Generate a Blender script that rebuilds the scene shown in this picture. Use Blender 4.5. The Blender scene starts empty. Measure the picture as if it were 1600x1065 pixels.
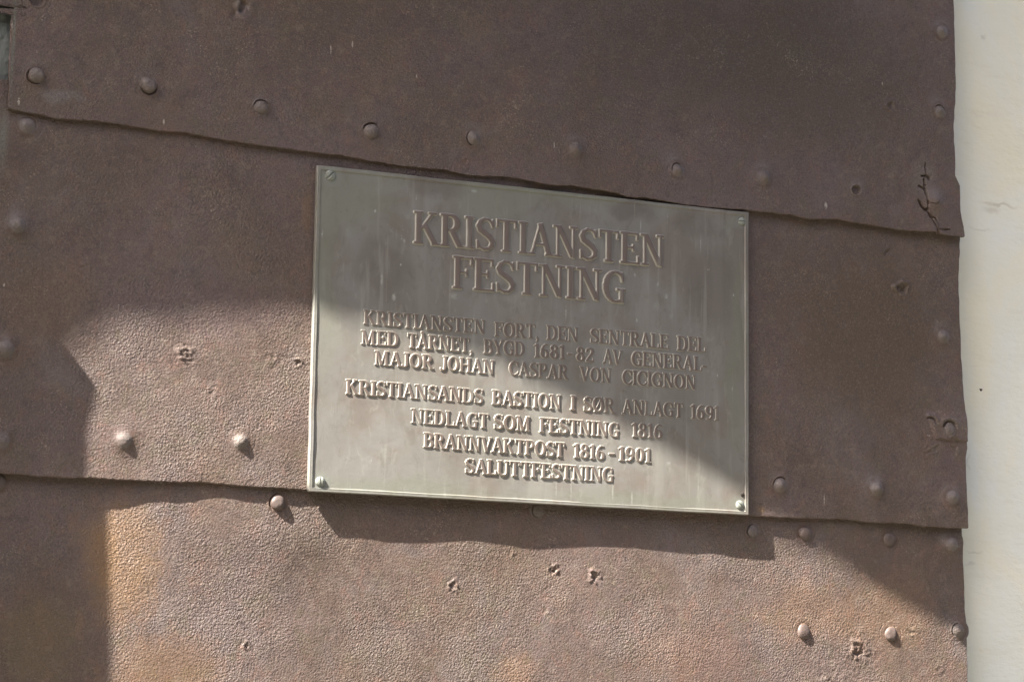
import bpy, math, random
import numpy as np
from mathutils import Vector, Matrix

scene = bpy.context.scene
C = scene.collection
random.seed(7)

# ---------------------------------------------------------------- camera
# The wall is the plane y = 0 (X to the right, Z up); "d" is the distance in
# front of it, so a point is (x, -d, z). 1600 x 1065 photograph coordinates are
# turned into places on that wall through the camera recovered from the plaque.
FPX, CX, CY = 3791.5, 800.0, 532.5
AX = np.array([0.91630661, 0.07531517, 0.39333169])      # wall's X seen by the camera
AZ = np.array([0.01415952, -0.98763558, 0.15612644])     # wall's up
AN = np.cross(AX, AZ)                                    # outward normal
D_PLAQUE = 0.0143


def ray(px, py):
    r = np.array([px - CX, py - CY, FPX])
    return np.array([AX @ r, -(AN @ r), AZ @ r])


def _q(px, py):
    r = ray(px, py)
    return np.array([r[0] / r[1], r[2] / r[1]])


_cs = [_q(496.5, 257.5), _q(1170, 331.5), _q(1170, 804.5), _q(482, 767)]
H_CAM = 0.60 / np.linalg.norm(_cs[2] - _cs[3])
_ctr = sum(_cs) / 4 * H_CAM
CAM = np.array([-_ctr[0], -(H_CAM + D_PLAQUE), -_ctr[1]])


def P(px, py, d=0.0):
    """photo pixel -> (x, z) on the plane a distance d in front of the wall"""
    r = ray(px, py)
    t = (-d - CAM[1]) / r[1]
    return np.array([CAM[0] + t * r[0], CAM[2] + t * r[2]])


cam_data = bpy.data.cameras.new('camera')
cam_data.sensor_width = 36.0
cam_data.lens = FPX / 1600.0 * 36.0
cam_data.clip_start = 0.05
cam_data.clip_end = 500
cam = bpy.data.objects.new('camera', cam_data)
C.objects.link(cam)
Rw = np.array([AX, -AN, AZ])          # camera vector -> world vector
colx, coly, colz = Rw[:, 0], -Rw[:, 1], -Rw[:, 2]
cam.matrix_world = Matrix(((colx[0], coly[0], colz[0], CAM[0]),
                           (colx[1], coly[1], colz[1], CAM[1]),
                           (colx[2], coly[2], colz[2], CAM[2]),
                           (0, 0, 0, 1)))
scene.camera = cam

# ---------------------------------------------------------------- sky, sun, exposure
KX, KZ = 3.0, 3.5                      # run of the sunlight per unit of depth
t_sun = Vector((KX, 1.0, -KZ)).normalized()
elev = math.asin(-t_sun.z)
azim = math.atan2(-t_sun.x, -t_sun.y)
world = bpy.data.worlds.new('World')
scene.world = world
world.use_nodes = True
wn = world.node_tree
for n in list(wn.nodes):
    wn.nodes.remove(n)
sky = wn.nodes.new('ShaderNodeTexSky')
sky.sky_type = 'NISHITA'
sky.sun_disc = False
sky.sun_elevation = elev
sky.sun_rotation = azim
sky.altitude = 60
sky.air_density = 0.5
sky.dust_density = 4.0
sky.ozone_density = 0.4
bg = wn.nodes.new('ShaderNodeBackground')
bg.inputs['Strength'].default_value = 0.07
wo = wn.nodes.new('ShaderNodeOutputWorld')
wn.links.new(sky.outputs[0], bg.inputs[0])
wn.links.new(bg.outputs[0], wo.inputs[0])

sun_data = bpy.data.lights.new('sun', 'SUN')
sun_data.energy = 5.0
sun_data.angle = math.radians(0.5)
sun_data.color = (1.0, 0.95, 0.87)
sun = bpy.data.objects.new('sun', sun_data)
sun.rotation_euler = t_sun.to_track_quat('-Z', 'Y').to_euler()
sun.location = (-3, -1, 4)
C.objects.link(sun)

scene.view_settings.view_transform = 'Standard'
scene.view_settings.look = 'None'
scene.view_settings.gamma = 1.0
scene.view_settings.exposure = 2.33
scene.render.engine = 'CYCLES'
scene.cycles.use_denoising = True


# ---------------------------------------------------------------- helpers
def tag(o, label=None, cat=None, group=None, kind=None):
    for k, v in (('label', label), ('category', cat), ('group', group), ('kind', kind)):
        if v:
            o[k] = v
    return o


def link(o, parent=None):
    C.objects.link(o)
    if parent is not None:
        o.parent = parent
    return o


def empty(name, loc=(0, 0, 0)):
    o = bpy.data.objects.new(name, None)
    o.location = loc
    o.empty_display_size = 0.05
    C.objects.link(o)
    return o


def mesh_from(name, verts, faces, mat, smooth=True):
    me = bpy.data.meshes.new(name)
    verts = np.asarray(verts, dtype=np.float32)
    faces = np.asarray(faces, dtype=np.int32)
    me.vertices.add(len(verts))
    me.vertices.foreach_set('co', verts.ravel())
    n, k = faces.shape
    me.loops.add(n * k)
    me.loops.foreach_set('vertex_index', faces.ravel())
    me.polygons.add(n)
    me.polygons.foreach_set('loop_start', np.arange(0, n * k, k, dtype=np.int32))
    me.polygons.foreach_set('use_smooth', np.full(n, smooth))
    me.update(calc_edges=True)
    me.materials.append(mat)
    return me


def grid_faces(nr, nc, flip=False, wrap=False):
    r = np.arange(nr - 1)[:, None]
    c = np.arange(nc if wrap else nc - 1)[None, :]
    c2 = (c + 1) % nc
    a, b = r * nc + c, r * nc + c2
    e, f = (r + 1) * nc + c2, (r + 1) * nc + c
    q = np.stack([a, b, e, f] if not flip else [a, f, e, b], -1)
    return q.reshape(-1, 4)


def _hash(i, j, s):
    v = np.sin(i * 127.1 + j * 311.7 + s * 74.7) * 43758.5453
    return v - np.floor(v)


def noise(x, z, freq, seed=0):
    """smooth value noise, -1..1"""
    x = np.asarray(x) * freq + 100.0
    z = np.asarray(z) * freq + 100.0
    i, j = np.floor(x), np.floor(z)
    u, v = x - i, z - j
    u = u * u * u * (u * (u * 6 - 15) + 10)
    v = v * v * v * (v * (v * 6 - 15) + 10)
    a = _hash(i, j, seed); b = _hash(i + 1, j, seed)
    c = _hash(i, j + 1, seed); d = _hash(i + 1, j + 1, seed)
    return 2 * ((a * (1 - u) + b * u) * (1 - v) + (c * (1 - u) + d * u) * v) - 1


def sstep(a, b, x):
    t = np.clip((np.asarray(x) - a) / (b - a), 0, 1)
    return t * t * (3 - 2 * t)


# ---------------------------------------------------------------- materials
class NT:
    def __init__(self, name):
        self.m = bpy.data.materials.new(name)
        self.m.use_nodes = True
        self.t = self.m.node_tree
        for n in list(self.t.nodes):
            self.t.nodes.remove(n)
        self.out = self.add('ShaderNodeOutputMaterial')
        self.b = self.add('ShaderNodeBsdfPrincipled')
        self.t.links.new(self.b.outputs[0], self.out.inputs[0])
        self.pos = self.add('ShaderNodeNewGeometry').outputs['Position']

    def add(self, kind, **kw):
        n = self.t.nodes.new(kind)
        for k, v in kw.items():
            setattr(n, k, v)
        return n

    def set(self, sock, v):
        if isinstance(v, (int, float)):
            sock.default_value = v
        elif isinstance(v, tuple):
            sock.default_value = v if len(v) == len(sock.default_value) else (*v, 1.0)
        else:
            self.t.links.new(v, sock)

    def scaled(self, s, off=(0, 0, 0)):
        n = self.add('ShaderNodeMapping')
        self.set(n.inputs['Vector'], self.pos)
        n.inputs['Scale'].default_value = s
        n.inputs['Location'].default_value = off
        return n.outputs[0]

    def noise(self, scale, detail=3, rough=0.55, vec=None, dist=0.0):
        n = self.add('ShaderNodeTexNoise')
        self.set(n.inputs['Vector'], vec if vec is not None else self.pos)
        n.inputs['Scale'].default_value = scale
        n.inputs['Detail'].default_value = detail
        n.inputs['Roughness'].default_value = rough
        n.inputs['Distortion'].default_value = dist
        return n.outputs[0]

    def voronoi(self, scale, vec=None, smooth=0.6):
        n = self.add('ShaderNodeTexVoronoi', feature='SMOOTH_F1')
        self.set(n.inputs['Vector'], vec if vec is not None else self.pos)
        n.inputs['Scale'].default_value = scale
        n.inputs['Smoothness'].default_value = smooth
        return n.outputs['Distance']

    def math(self, op, a, b=0.0, c=None, clamp=False):
        n = self.add('ShaderNodeMath', operation=op, use_clamp=clamp)
        self.set(n.inputs[0], a); self.set(n.inputs[1], b)
        if c is not None:
            self.set(n.inputs[2], c)
        return n.outputs[0]

    def ramp(self, x, a, b, lo=0.0, hi=1.0):
        n = self.add('ShaderNodeMapRange', interpolation_type='SMOOTHSTEP')
        self.set(n.inputs[0], x)
        for i, v in enumerate((a, b, lo, hi)):
            n.inputs[i + 1].default_value = v
        return n.outputs[0]

    def mix(self, f, a, b, mode='MIX'):
        n = self.add('ShaderNodeMix', data_type='RGBA', blend_type=mode)
        self.set(n.inputs[0], f); self.set(n.inputs[6], a); self.set(n.inputs[7], b)
        return n.outputs[2]

    def blob(self, px, py, rx, rz, d=0.004, soft=1.0, warp=None, amt=0.0):
        """elliptic patch of colour at a place on the wall; radii in metres"""
        c = P(px, py, d)
        s = self.add('ShaderNodeMapping', vector_type='TEXTURE')
        v = self.pos
        if warp is not None:
            a = self.add('ShaderNodeVectorMath', operation='MULTIPLY_ADD')
            self.set(a.inputs[0], warp); a.inputs[1].default_value = (amt, amt, amt); self.set(a.inputs[2], self.pos)
            v = a.outputs[0]
        self.set(s.inputs['Vector'], v)
        s.inputs['Location'].default_value = (c[0] + amt * .5, -d + amt * .5, c[1] + amt * .5)
        s.inputs['Scale'].default_value = (rx, 0.2, rz)
        l = self.add('ShaderNodeVectorMath', operation='LENGTH')
        self.set(l.inputs[0], s.outputs[0])
        return self.ramp(l.outputs['Value'], 1.0 - soft if soft < 1 else 0.0, 1.0, 1.0, 0.0)

    def bump(self, h, dist, strength=1.0, normal=None):
        n = self.add('ShaderNodeBump')
        n.inputs['Strength'].default_value = strength
        n.inputs['Distance'].default_value = dist
        self.set(n.inputs['Height'], h)
        if normal is not None:
            self.set(n.inputs['Normal'], normal)
        return n.outputs[0]


def iron_material(rivet=None):
    k = NT('rusted_iron' if rivet is None else 'worn_rivet' if rivet == 'rough' else 'clean_rivet')
    big = k.noise(3.2, 4, 0.6, dist=0.3)
    mid = k.noise(11.0, 5, 0.62, k.scaled((1, 1, .8), (3, 1, 4)))
    fine = k.noise(75, 5, 0.65, k.scaled((1, 1, 1), (9, 2, 1)))
    speck = k.noise(420, 3, 0.6, k.scaled((1, 1, 1), (2, 7, 3)))
    colwarp = k.add('ShaderNodeTexNoise')
    k.set(colwarp.inputs['Vector'], k.pos)
    colwarp.inputs['Scale'].default_value = 14
    colwarp.inputs['Detail'].default_value = 4
    W = colwarp.outputs['Color']
    col = k.mix(k.ramp(big, .36, .64), (0.136, 0.097, 0.088), (0.113, 0.078, 0.060))
    col = k.mix(k.ramp(mid, .48, .72, 0, .55), col, (0.155, 0.104, 0.072))
    col = k.mix(k.ramp(k.noise(7.0, 5, .6, k.scaled((1, 1, 1), (31, 5, 17)), .4), .52, .74, 0, .75), col, (0.160, 0.128, 0.122))
    col = k.mix(k.ramp(k.noise(16.0, 5, .65, k.scaled((1, 1, 1), (1, 25, 7)), .4), .56, .76, 0, .4), col, (0.150, 0.082, 0.060))
    blot = k.noise(34, 5, .7, k.scaled((1, 1, 1), (4, 11, 6)), .8)
    blot2 = k.noise(52, 5, .72, k.scaled((1, 1, .8), (14, 1, 26)), .6)
    blot3 = k.noise(24, 6, .72, k.scaled((1, 1, .7), (24, 1, 6)), 1.0)
    col = k.mix(k.ramp(blot, .50, .66, 0, .55), col, (0.112, 0.090, 0.056))
    col = k.mix(k.ramp(blot2, .52, .66, 0, .50), col, (0.168, 0.090, 0.070))
    col = k.mix(k.ramp(blot3, .50, .66, 0, .32), col, (0.140, 0.112, 0.110))
    col = k.mix(k.ramp(blot, .46, .30, 0, .50), col, (0.078, 0.056, 0.050))
    col = k.mix(k.ramp(fine, .54, .70, 0, .50), col, (0.205, 0.160, 0.128))
    col = k.mix(k.ramp(fine, .46, .30, 0, .50), col, (0.066, 0.048, 0.042))
    # stains, plus darker and paler patches, with a place of their own
    for px, py, rx, rz, f, c in (
            (185, 880, .085, .13, .50, (0.270, 0.155, 0.070)),
            (168, 865, .030, .07, .40, (0.27, 0.15, 0.055)),
            (260, 1050, .14, .07, .25, (0.28, 0.15, 0.055)),
            (60, 1000, .10, .10, .35, (0.17, 0.12, 0.045)),
            (810, 1050, .07, .04, .22, (0.30, 0.155, 0.06)),
            (1090, 1020, .13, .08, .28, (0.225, 0.120, 0.078)),
            (1280, 960, .16, .07, .22, (0.30, 0.165, 0.075)),
            (1410, 950, .10, .10, .2, (0.30, 0.165, 0.08)),
            (480, 335, .012, .05, .4, (0.18, 0.11, 0.045)),
            (1184, 797, .010, .008, .45, (0.24, 0.15, 0.06)),
            (735, 40, .05, .04, .25, (0.20, 0.15, 0.09)),
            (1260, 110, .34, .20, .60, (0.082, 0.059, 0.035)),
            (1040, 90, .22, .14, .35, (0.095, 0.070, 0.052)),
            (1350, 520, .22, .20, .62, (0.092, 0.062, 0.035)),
            (60, 460, .10, .10, .4, (0.150, 0.100, 0.062)),
            (90, 155, .035, .014, .4, (0.19, 0.18, 0.175)),
            (320, 480, .22, .06, .25, (0.15, 0.10, 0.11)),
            (1480, 715, .02, .02, .4, (0.10, 0.075, 0.085)), (1485, 664, .026, .016, .6, (0.155, 0.130, 0.118)),
            (1440, 270, .04, .05, .4, (0.165, 0.148, 0.130)), (373, 14, .010, .018, .55, (0.19, 0.16, 0.15)), (100, 150, .05, .012, .4, (0.19, 0.175, 0.17)), (1300, 745, .06, .03, .3, (0.150, 0.115, 0.090)),
            (640, 860, .10, .012, .3, (0.13, 0.11, 0.11))):
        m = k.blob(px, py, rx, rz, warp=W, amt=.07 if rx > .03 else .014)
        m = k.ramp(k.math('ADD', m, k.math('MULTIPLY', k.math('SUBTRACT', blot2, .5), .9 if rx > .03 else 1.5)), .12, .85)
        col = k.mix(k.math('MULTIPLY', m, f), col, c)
    for px, py, rx, rz in ((4, 215, .009, .055), (20, 60, .0035, .11)):
        col = k.mix(k.math('MULTIPLY', k.blob(px, py, rx, rz, warp=W, amt=.006), .9), col, (0.165, 0.165, 0.135))
    # highlights on the rivet bosses painted into the colour, with scuff wear
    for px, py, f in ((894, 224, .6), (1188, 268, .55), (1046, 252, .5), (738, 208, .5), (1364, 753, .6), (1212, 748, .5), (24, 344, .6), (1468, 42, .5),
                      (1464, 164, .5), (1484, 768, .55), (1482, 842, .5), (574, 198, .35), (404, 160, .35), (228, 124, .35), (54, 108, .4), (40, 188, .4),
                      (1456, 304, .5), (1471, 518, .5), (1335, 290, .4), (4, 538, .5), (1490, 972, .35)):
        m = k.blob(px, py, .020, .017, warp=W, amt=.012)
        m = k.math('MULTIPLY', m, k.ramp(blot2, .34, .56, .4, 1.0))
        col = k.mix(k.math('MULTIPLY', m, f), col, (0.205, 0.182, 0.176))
    grit2 = k.noise(330, 4, .75, k.scaled((1, 1, 1), (18, 3, 13)))
    col = k.mix(k.ramp(grit2, .55, .66, 0, .45), col, (0.215, 0.172, 0.145))
    col = k.mix(k.ramp(grit2, .45, .35, 0, .45), col, (0.060, 0.044, 0.038))
    grit = k.noise(620, 4, .7, k.scaled((1, 1, 1), (8, 3, 3)))
    col = k.mix(k.ramp(grit, .54, .68, 0, .42), col, (0.250, 0.200, 0.165))
    col = k.mix(k.ramp(grit, .47, .34, 0, .55), col, (0.045, 0.033, 0.029))
    # tiny paint flecks and scratches
    for px, py, rx, rz in ((515, 79, .0014, .008), (549, 71, .0012, .006), (863, 228, .0012, .006),
                           (1285, 323, .003, .006), (254, 192, .0016, .0045), (649, 121, .0012, .004),
                           (1450, 680, .005, .0012), (1286, 780, .001, .010), (1376, 132, .0012, .0035),
                           (6, 445, .0016, .003), (28, 160, .002, .006), (18, 42, .0012, .006)):
        m = k.blob(px, py, rx, rz, soft=.6, warp=speck, amt=.002)
        col = k.mix(k.math('MULTIPLY', k.math('MULTIPLY', m, k.ramp(speck, .38, .50)), .7), col, (0.50, 0.45, 0.39))
    sp = k.ramp(speck, .58, .68)
    sp = k.math('MULTIPLY', sp, k.ramp(k.noise(13, 5, .7, k.scaled((1, 1, 1), (6, 1, 8)), .5), .50, .66, .04, .75))
    col = k.mix(sp, col, (0.36, 0.29, 0.22))
    if rivet:
        # heads rubbed and dusted paler than the sheet round them
        tc = k.add('ShaderNodeTexCoord')
        mp = k.add('ShaderNodeMapping'); k.set(mp.inputs['Vector'], tc.outputs['Object']); mp.inputs['Scale'].default_value = (1, 0, 1)
        ln = k.add('ShaderNodeVectorMath', operation='LENGTH'); k.set(ln.inputs[0], mp.outputs[0])
        cap = k.ramp(ln.outputs['Value'], .0075, .014, 1.0, 0.0)
        cap = k.math('MULTIPLY', cap, k.ramp(blot2, .30, .52, .35, 1.0))
        col = k.mix(k.math('MULTIPLY', cap, .45 if rivet == 'rough' else .0), col, (0.180, 0.160, 0.150))
        if rivet == 'clean':
            col = k.mix(k.ramp(ln.outputs['Value'], .0085, .0105, .85, 0.0), col, (0.100, 0.074, 0.066))
        ring = k.math('MULTIPLY', k.ramp(ln.outputs['Value'], .008, .0105), k.ramp(ln.outputs['Value'], .0115, .017, 1.0, 0.0))
        col = k.mix(k.math('MULTIPLY', ring, k.ramp(blot, .42, .56, 0, .55)), col, (0.090, 0.052, 0.034))
    k.set(k.b.inputs['Base Color'], col)
    k.b.inputs['Metallic'].default_value = 0.0
    k.set(k.b.inputs['Roughness'], k.ramp(fine, .3, .7, .46, .66))
    k.b.inputs['Specular IOR Level'].default_value = 0.55
    # orange-peel grain of the corroded face
    v = k.voronoi(400, k.scaled((1, 1, 1), (.3, 0, .7)), .9)
    g = k.noise(640, 2, .5, dist=.6)
    g2 = k.noise(330, 3, .6, k.scaled((1, 1, 1), (5, 5, 5)))
    h = k.math('ADD', k.math('MULTIPLY', v, -.7), k.math('MULTIPLY', g, .8))
    h = k.math('ADD', h, k.math('MULTIPLY', g2, .6))
    amp = k.ramp(k.noise(9, 3, .5, k.scaled((1, 1, 1), (7, 1, 2))), .35, .65, .30, 1.0)
    h = k.math('MULTIPLY', h, amp)
    if rivet == 'clean':
        h = k.math('MULTIPLY', h, k.ramp(ln.outputs['Value'], .009, .0115, .22, 1.0))
    k.set(k.b.inputs['Normal'], k.bump(h, {None: .0017, 'rough': .0013, 'clean': .0015}[rivet]))
    return k.m


def bronze_material(name, letter=False):
    k = NT(name)
    W = k.add('ShaderNodeTexNoise')
    k.set(W.inputs['Vector'], k.pos)
    W.inputs['Scale'].default_value = 20
    W.inputs['Detail'].default_value = 4
    W = W.outputs['Color']
    big = k.noise(5.5, 5, .6, k.scaled((1, 1, .8), (2, 0, 5)), .4)
    drip = k.noise(30, 4, .6, k.scaled((1, 1, .10), (1, 3, 0)))
    drip2 = k.noise(95, 3, .6, k.scaled((1, 1, .07), (4, 3, 0)))
    fine = k.noise(210, 4, .65)
    col = k.mix(k.ramp(big, .35, .65), (0.236, 0.222, 0.194), (0.266, 0.258, 0.236))
    col = k.mix(k.ramp(k.noise(14, 5, .6, k.scaled((1, 1, 1), (8, 1, 3)), .5), .46, .66, 0, .75), col, (0.222, 0.186, 0.158))
    col = k.mix(k.ramp(drip, .50, .70, 0, .60), col, (0.325, 0.312, 0.278))
    col = k.mix(k.ramp(drip, .44, .28, 0, .45), col, (0.190, 0.168, 0.140))
    col = k.mix(k.ramp(k.noise(48, 6, .7, k.scaled((1, 1, .6), (3, 1, 9)), .8), .52, .66, 0, .45), col, (0.185, 0.170, 0.145))
    col = k.mix(k.ramp(k.noise(75, 5, .7, k.scaled((1, 1, .4), (13, 1, 9)), .6), .56, .68, 0, .35), col, (0.36, 0.36, 0.31))
    if letter:
        tc = k.add('ShaderNodeTexCoord')
        sx = k.add('ShaderNodeSeparateXYZ'); k.set(sx.inputs[0], tc.outputs['Object'])
        top = k.ramp(k.math('MULTIPLY', sx.outputs[1], -1.0), .55, .86)
        worn = k.mix(.76, col, (0.166, 0.122, 0.102))
        col = k.mix(top, k.mix(.8, col, (0.40, 0.39, 0.335)), worn)
    else:
        # verdigris gathering towards the edges
        for px, py, rx, rz, f in ((512, 400, .030, .20, .55), (820, 292, .32, .030, .7), (560, 310, .10, .06, .6),
                                  (1150, 560, .022, .25, .6), (640, 762, .20, .018, .55), (1000, 785, .22, .016, .5),
                                  (760, 320, .10, .035, .5)):
            m = k.blob(px, py, rx, rz, D_PLAQUE, warp=W, amt=.04)
            col = k.mix(k.math('MULTIPLY', m, f), col, (0.228, 0.240, 0.182))
        for px, py, rx, rz, f in ((680, 290, .07, .03, .5), (985, 330, .06, .025, .6), (1110, 450, .06, .09, .45),
                                  (600, 420, .07, .06, .4), (1090, 350, .06, .03, .35)):
            m = k.blob(px, py, rx, rz, D_PLAQUE, warp=W, amt=.05)
            m = k.ramp(k.math('ADD', m, k.math('MULTIPLY', k.math('SUBTRACT', drip, .5), 1.0)), .1, .8)
            col = k.mix(k.math('MULTIPLY', m, k.math('MULTIPLY', f, 1.05)), col, (0.158, 0.134, 0.116))
        for px, py, r in ((516, 274, .020), (1159, 346, .014), (502, 752, .022), (1155, 789, .018)):
            col = k.mix(k.math('MULTIPLY', k.blob(px, py, r, r, D_PLAQUE, warp=W, amt=.008), .6), col, (0.29, 0.31, 0.27))
    # chalky runs and droppings
    for px, py, rx, rz, f in ((597, 436, .0022, .012, .7), (616, 464, .0035, .006, .8), (628, 371, .0014, .004, .7),
                              (627, 413, .0016, .002, .9), (587, 329, .002, .0024, .8), (651, 309, .0012, .005, .5),
                              (504, 365, .0016, .007, .6), (1096, 379, .0013, .015, .45), (1044, 340, .0013, .010, .45),
                              (1002, 352, .0013, .012, .45), (885, 488, .0016, .012, .55), (996, 500, .0018, .004, .6),
                              (1042, 463, .003, .005, .5), (1108, 421, .0022, .002, .7), (1147, 460, .0012, .003, .8),
                              (993, 429, .0022, .004, .5), (1122, 586, .0012, .003, .8), (1145, 607, .0012, .005, .5),
                              (710, 462, .009, .006, .35), (632, 376, .003, .004, .5), (742, 298, .006, .003, .4),
                              (1029, 443, .002, .004, .5), (580, 720, .002, .004, .5), (560, 600, .003, .004, .3),
                              (1046, 723, .004, .003, .35), (893, 765, .0016, .016, .35), (958, 768, .0018, .014, .4),
                              (988, 778, .0022, .012, .4), (870, 762, .0012, .016, .3)):
        m = k.blob(px, py, rx, rz, D_PLAQUE, soft=.8, warp=fine, amt=.003)
        col = k.mix(k.math('MULTIPLY', k.math('MULTIPLY', m, k.ramp(fine, .30, .52)), f), col, (0.52, 0.53, 0.48))
    col = k.mix(k.math('MULTIPLY', k.ramp(drip2, .58, .70), .35), col, (0.38, 0.38, 0.33))
    col = k.mix(k.ramp(fine, .66, .78, 0, .30), col, (0.40, 0.38, 0.33))
    col = k.mix(k.ramp(fine, .40, .25, 0, .25), col, (0.12, 0.10, 0.08))
    k.set(k.b.inputs['Base Color'], col)
    k.b.inputs['Metallic'].default_value = 0.25
    k.set(k.b.inputs['Roughness'], k.ramp(big, .3, .7, .42, .56))
    k.b.inputs['Specular IOR Level'].default_value = 0.5
    h = k.math('ADD', k.math('MULTIPLY', k.noise(160, 4, .6), .5), k.math('MULTIPLY', k.noise(28, 3, .5), 1.6))
    k.set(k.b.inputs['Normal'], k.bump(h, .00035))
    return k.m


def plain_material(name, base, alt, scale=20, rough=.8, bump=.001, bscale=150, stretch=(1, 1, 1)):
    k = NT(name)
    n = k.noise(scale, 5, .6, k.scaled(stretch))
    col = k.mix(k.ramp(n, .35, .65), base, alt)
    k.set(k.b.inputs['Base Color'], col)
    k.b.inputs['Roughness'].default_value = rough
    k.set(k.b.inputs['Normal'], k.bump(k.noise(bscale, 4, .6, k.scaled(stretch)), bump))
    return k.m


def limewash_material():
    k = NT('limewash')
    a = k.noise(4.5, 5, .6, k.scaled((1, 1, .7), (2, 0, 3)), .5)
    b = k.noise(30, 4, .6, k.scaled((.35, 1, 1.6), (5, 1, 2)))
    col = k.mix(k.ramp(a, .35, .66), (0.90, 0.87, 0.71), (0.85, 0.88, 0.83))
    col = k.mix(k.ramp(b, .55, .8, 0, .4), col, (0.72, 0.67, 0.55))
    W = k.add('ShaderNodeTexNoise'); k.set(W.inputs['Vector'], k.pos); W.inputs['Scale'].default_value = 60
    W = W.outputs['Color']
    for px, py, rx, rz, f, c in ((1565, 318, .045, .004, .45, (0.45, 0.38, 0.27)), (1555, 326, .02, .008, .3, (0.45, 0.38, 0.27)),
                                 (1535, 358, .03, .003, .3, (0.48, 0.42, 0.30)), (1540, 58, .006, .006, .3, (0.35, 0.33, 0.27)),
                                 (1525, 860, .02, .003, .3, (0.45, 0.42, 0.36)),
                                 (1518, 880, .014, .003, .3, (0.45, 0.42, 0.36)),
                                 (1515, 720, .004, .02, .25, (0.42, 0.40, 0.33))):
        m = k.blob(px, py, rx, rz, -.03, warp=W, amt=.02)
        col = k.mix(k.math('MULTIPLY', m, f), col, c)
    k.set(k.b.inputs['Base Color'], col)
    k.b.inputs['Roughness'].default_value = .9
    k.b.inputs['Specular IOR Level'].default_value = .2
    h = k.math('ADD', k.noise(26, 6, .62, k.scaled((.6, 1, 1))), k.math('MULTIPLY', k.noise(150, 4, .6, k.scaled((.5, 1, 1.2))), .2))
    k.set(k.b.inputs['Normal'], k.bump(h, .004))
    return k.m


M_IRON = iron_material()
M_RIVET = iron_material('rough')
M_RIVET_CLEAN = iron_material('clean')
M_BRONZE = bronze_material('patinated_bronze')
M_LETTER = bronze_material('worn_bronze', True)
M_SCREW = plain_material('verdigris_brass', (0.30, 0.325, 0.29), (0.20, 0.21, 0.18), 160, .5, .0003, 500)
M_DARK = plain_material('dark_iron', (0.03, 0.024, 0.02), (0.05, 0.04, 0.03), 120, .8, .0006, 400)
M_LIME = limewash_material()
M_STONE = plain_material('granite', (0.30, 0.29, 0.27), (0.38, 0.36, 0.33), 9, .9, .01, 30)
M_WOOD = plain_material('weathered_timber', (0.115, 0.125, 0.115), (0.21, 0.225, 0.21), 55, .85, .003, 90, (1, 1, .25))
M_GROUND = plain_material('gravel', (0.085, 0.080, 0.060), (0.11, 0.10, 0.080), 6, .95, .01, 40)


# ---------------------------------------------------------------- traced edges of the sheets
def curve(pts, axis, d):
    """photo points -> function of x (axis 0) or of z (axis 1) on plane d"""
    w = np.array([P(a, b, d) for a, b in pts])
    if axis == 0:
        o = np.argsort(w[:, 0]); return w[o, 0], w[o, 1]
    o = np.argsort(w[:, 1]); return w[o, 1], w[o, 0]


D_TOP, D_MID = 0.0105, 0.0060
SEAM_A = curve([(-60, 160), (16, 169), (50, 176), (95, 184.5), (140, 187), (200, 195), (250, 204), (287, 205), (350, 217.5),
                (400, 225), (475, 235), (503, 239), (537, 242), (573, 249.5), (618, 256), (658, 260.7), (697, 265), (730, 273),
                (793, 275.5), (820, 280), (860, 288.8), (890, 289), (946, 298), (960, 300), (978, 307), (1018, 310),
                (1068, 319.7), (1135, 325.8), (1180, 329.4), (1200, 331.5), (1237, 335.5), (1260, 342), (1305, 341.8),
                (1330, 347), (1375, 354), (1412, 359.8), (1437, 361), (1458, 362), (1470, 366.5), (1500, 368.5), (1504, 367.5),
                (1600, 372)], 0, D_TOP)
SEAM_B = curve([(-60, 735), (0, 738), (50, 742), (105, 745), (150, 746.5), (200, 749.5), (270, 752), (312, 752), (350, 756),
                (400, 759.5), (431, 761), (475, 764.5), (600, 771), (800, 783), (1000, 795), (1170, 803.5), (1200, 806),
                (1245, 808), (1320, 810), (1355, 815), (1417, 816.5), (1440, 821), (1475, 823), (1512, 823.5), (1600, 826)], 0, D_MID)
R_TOP = curve([(1490, -300), (1491, 0), (1493, 50), (1494.5, 120), (1493.5, 160), (1491, 200), (1492, 240), (1492, 275),
               (1499, 290), (1500, 330), (1504, 355), (1504, 400)], 1, D_TOP)
R_MID = curve([(1500, 250), (1501, 370), (1500, 400), (1499, 450), (1500, 500), (1503, 560), (1506, 620), (1508, 640),
               (1510, 652), (1510.5, 700), (1508, 712), (1509, 760), (1512, 800), (1513, 822), (1513, 850)], 1, D_MID)
R_BOT = curve([(1503, 700), (1505, 825), (1506, 870), (1509, 920), (1511, 1000), (1513, 1065), (1515, 1200)], 1, 0)
L_TOP = curve([(-80, -300), (-80, -5), (-80, 8), (24, 9.5), (24, 14), (21, 22), (18, 40), (17, 60), (16, 100), (15, 150), (14, 260)], 1, D_TOP)

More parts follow.
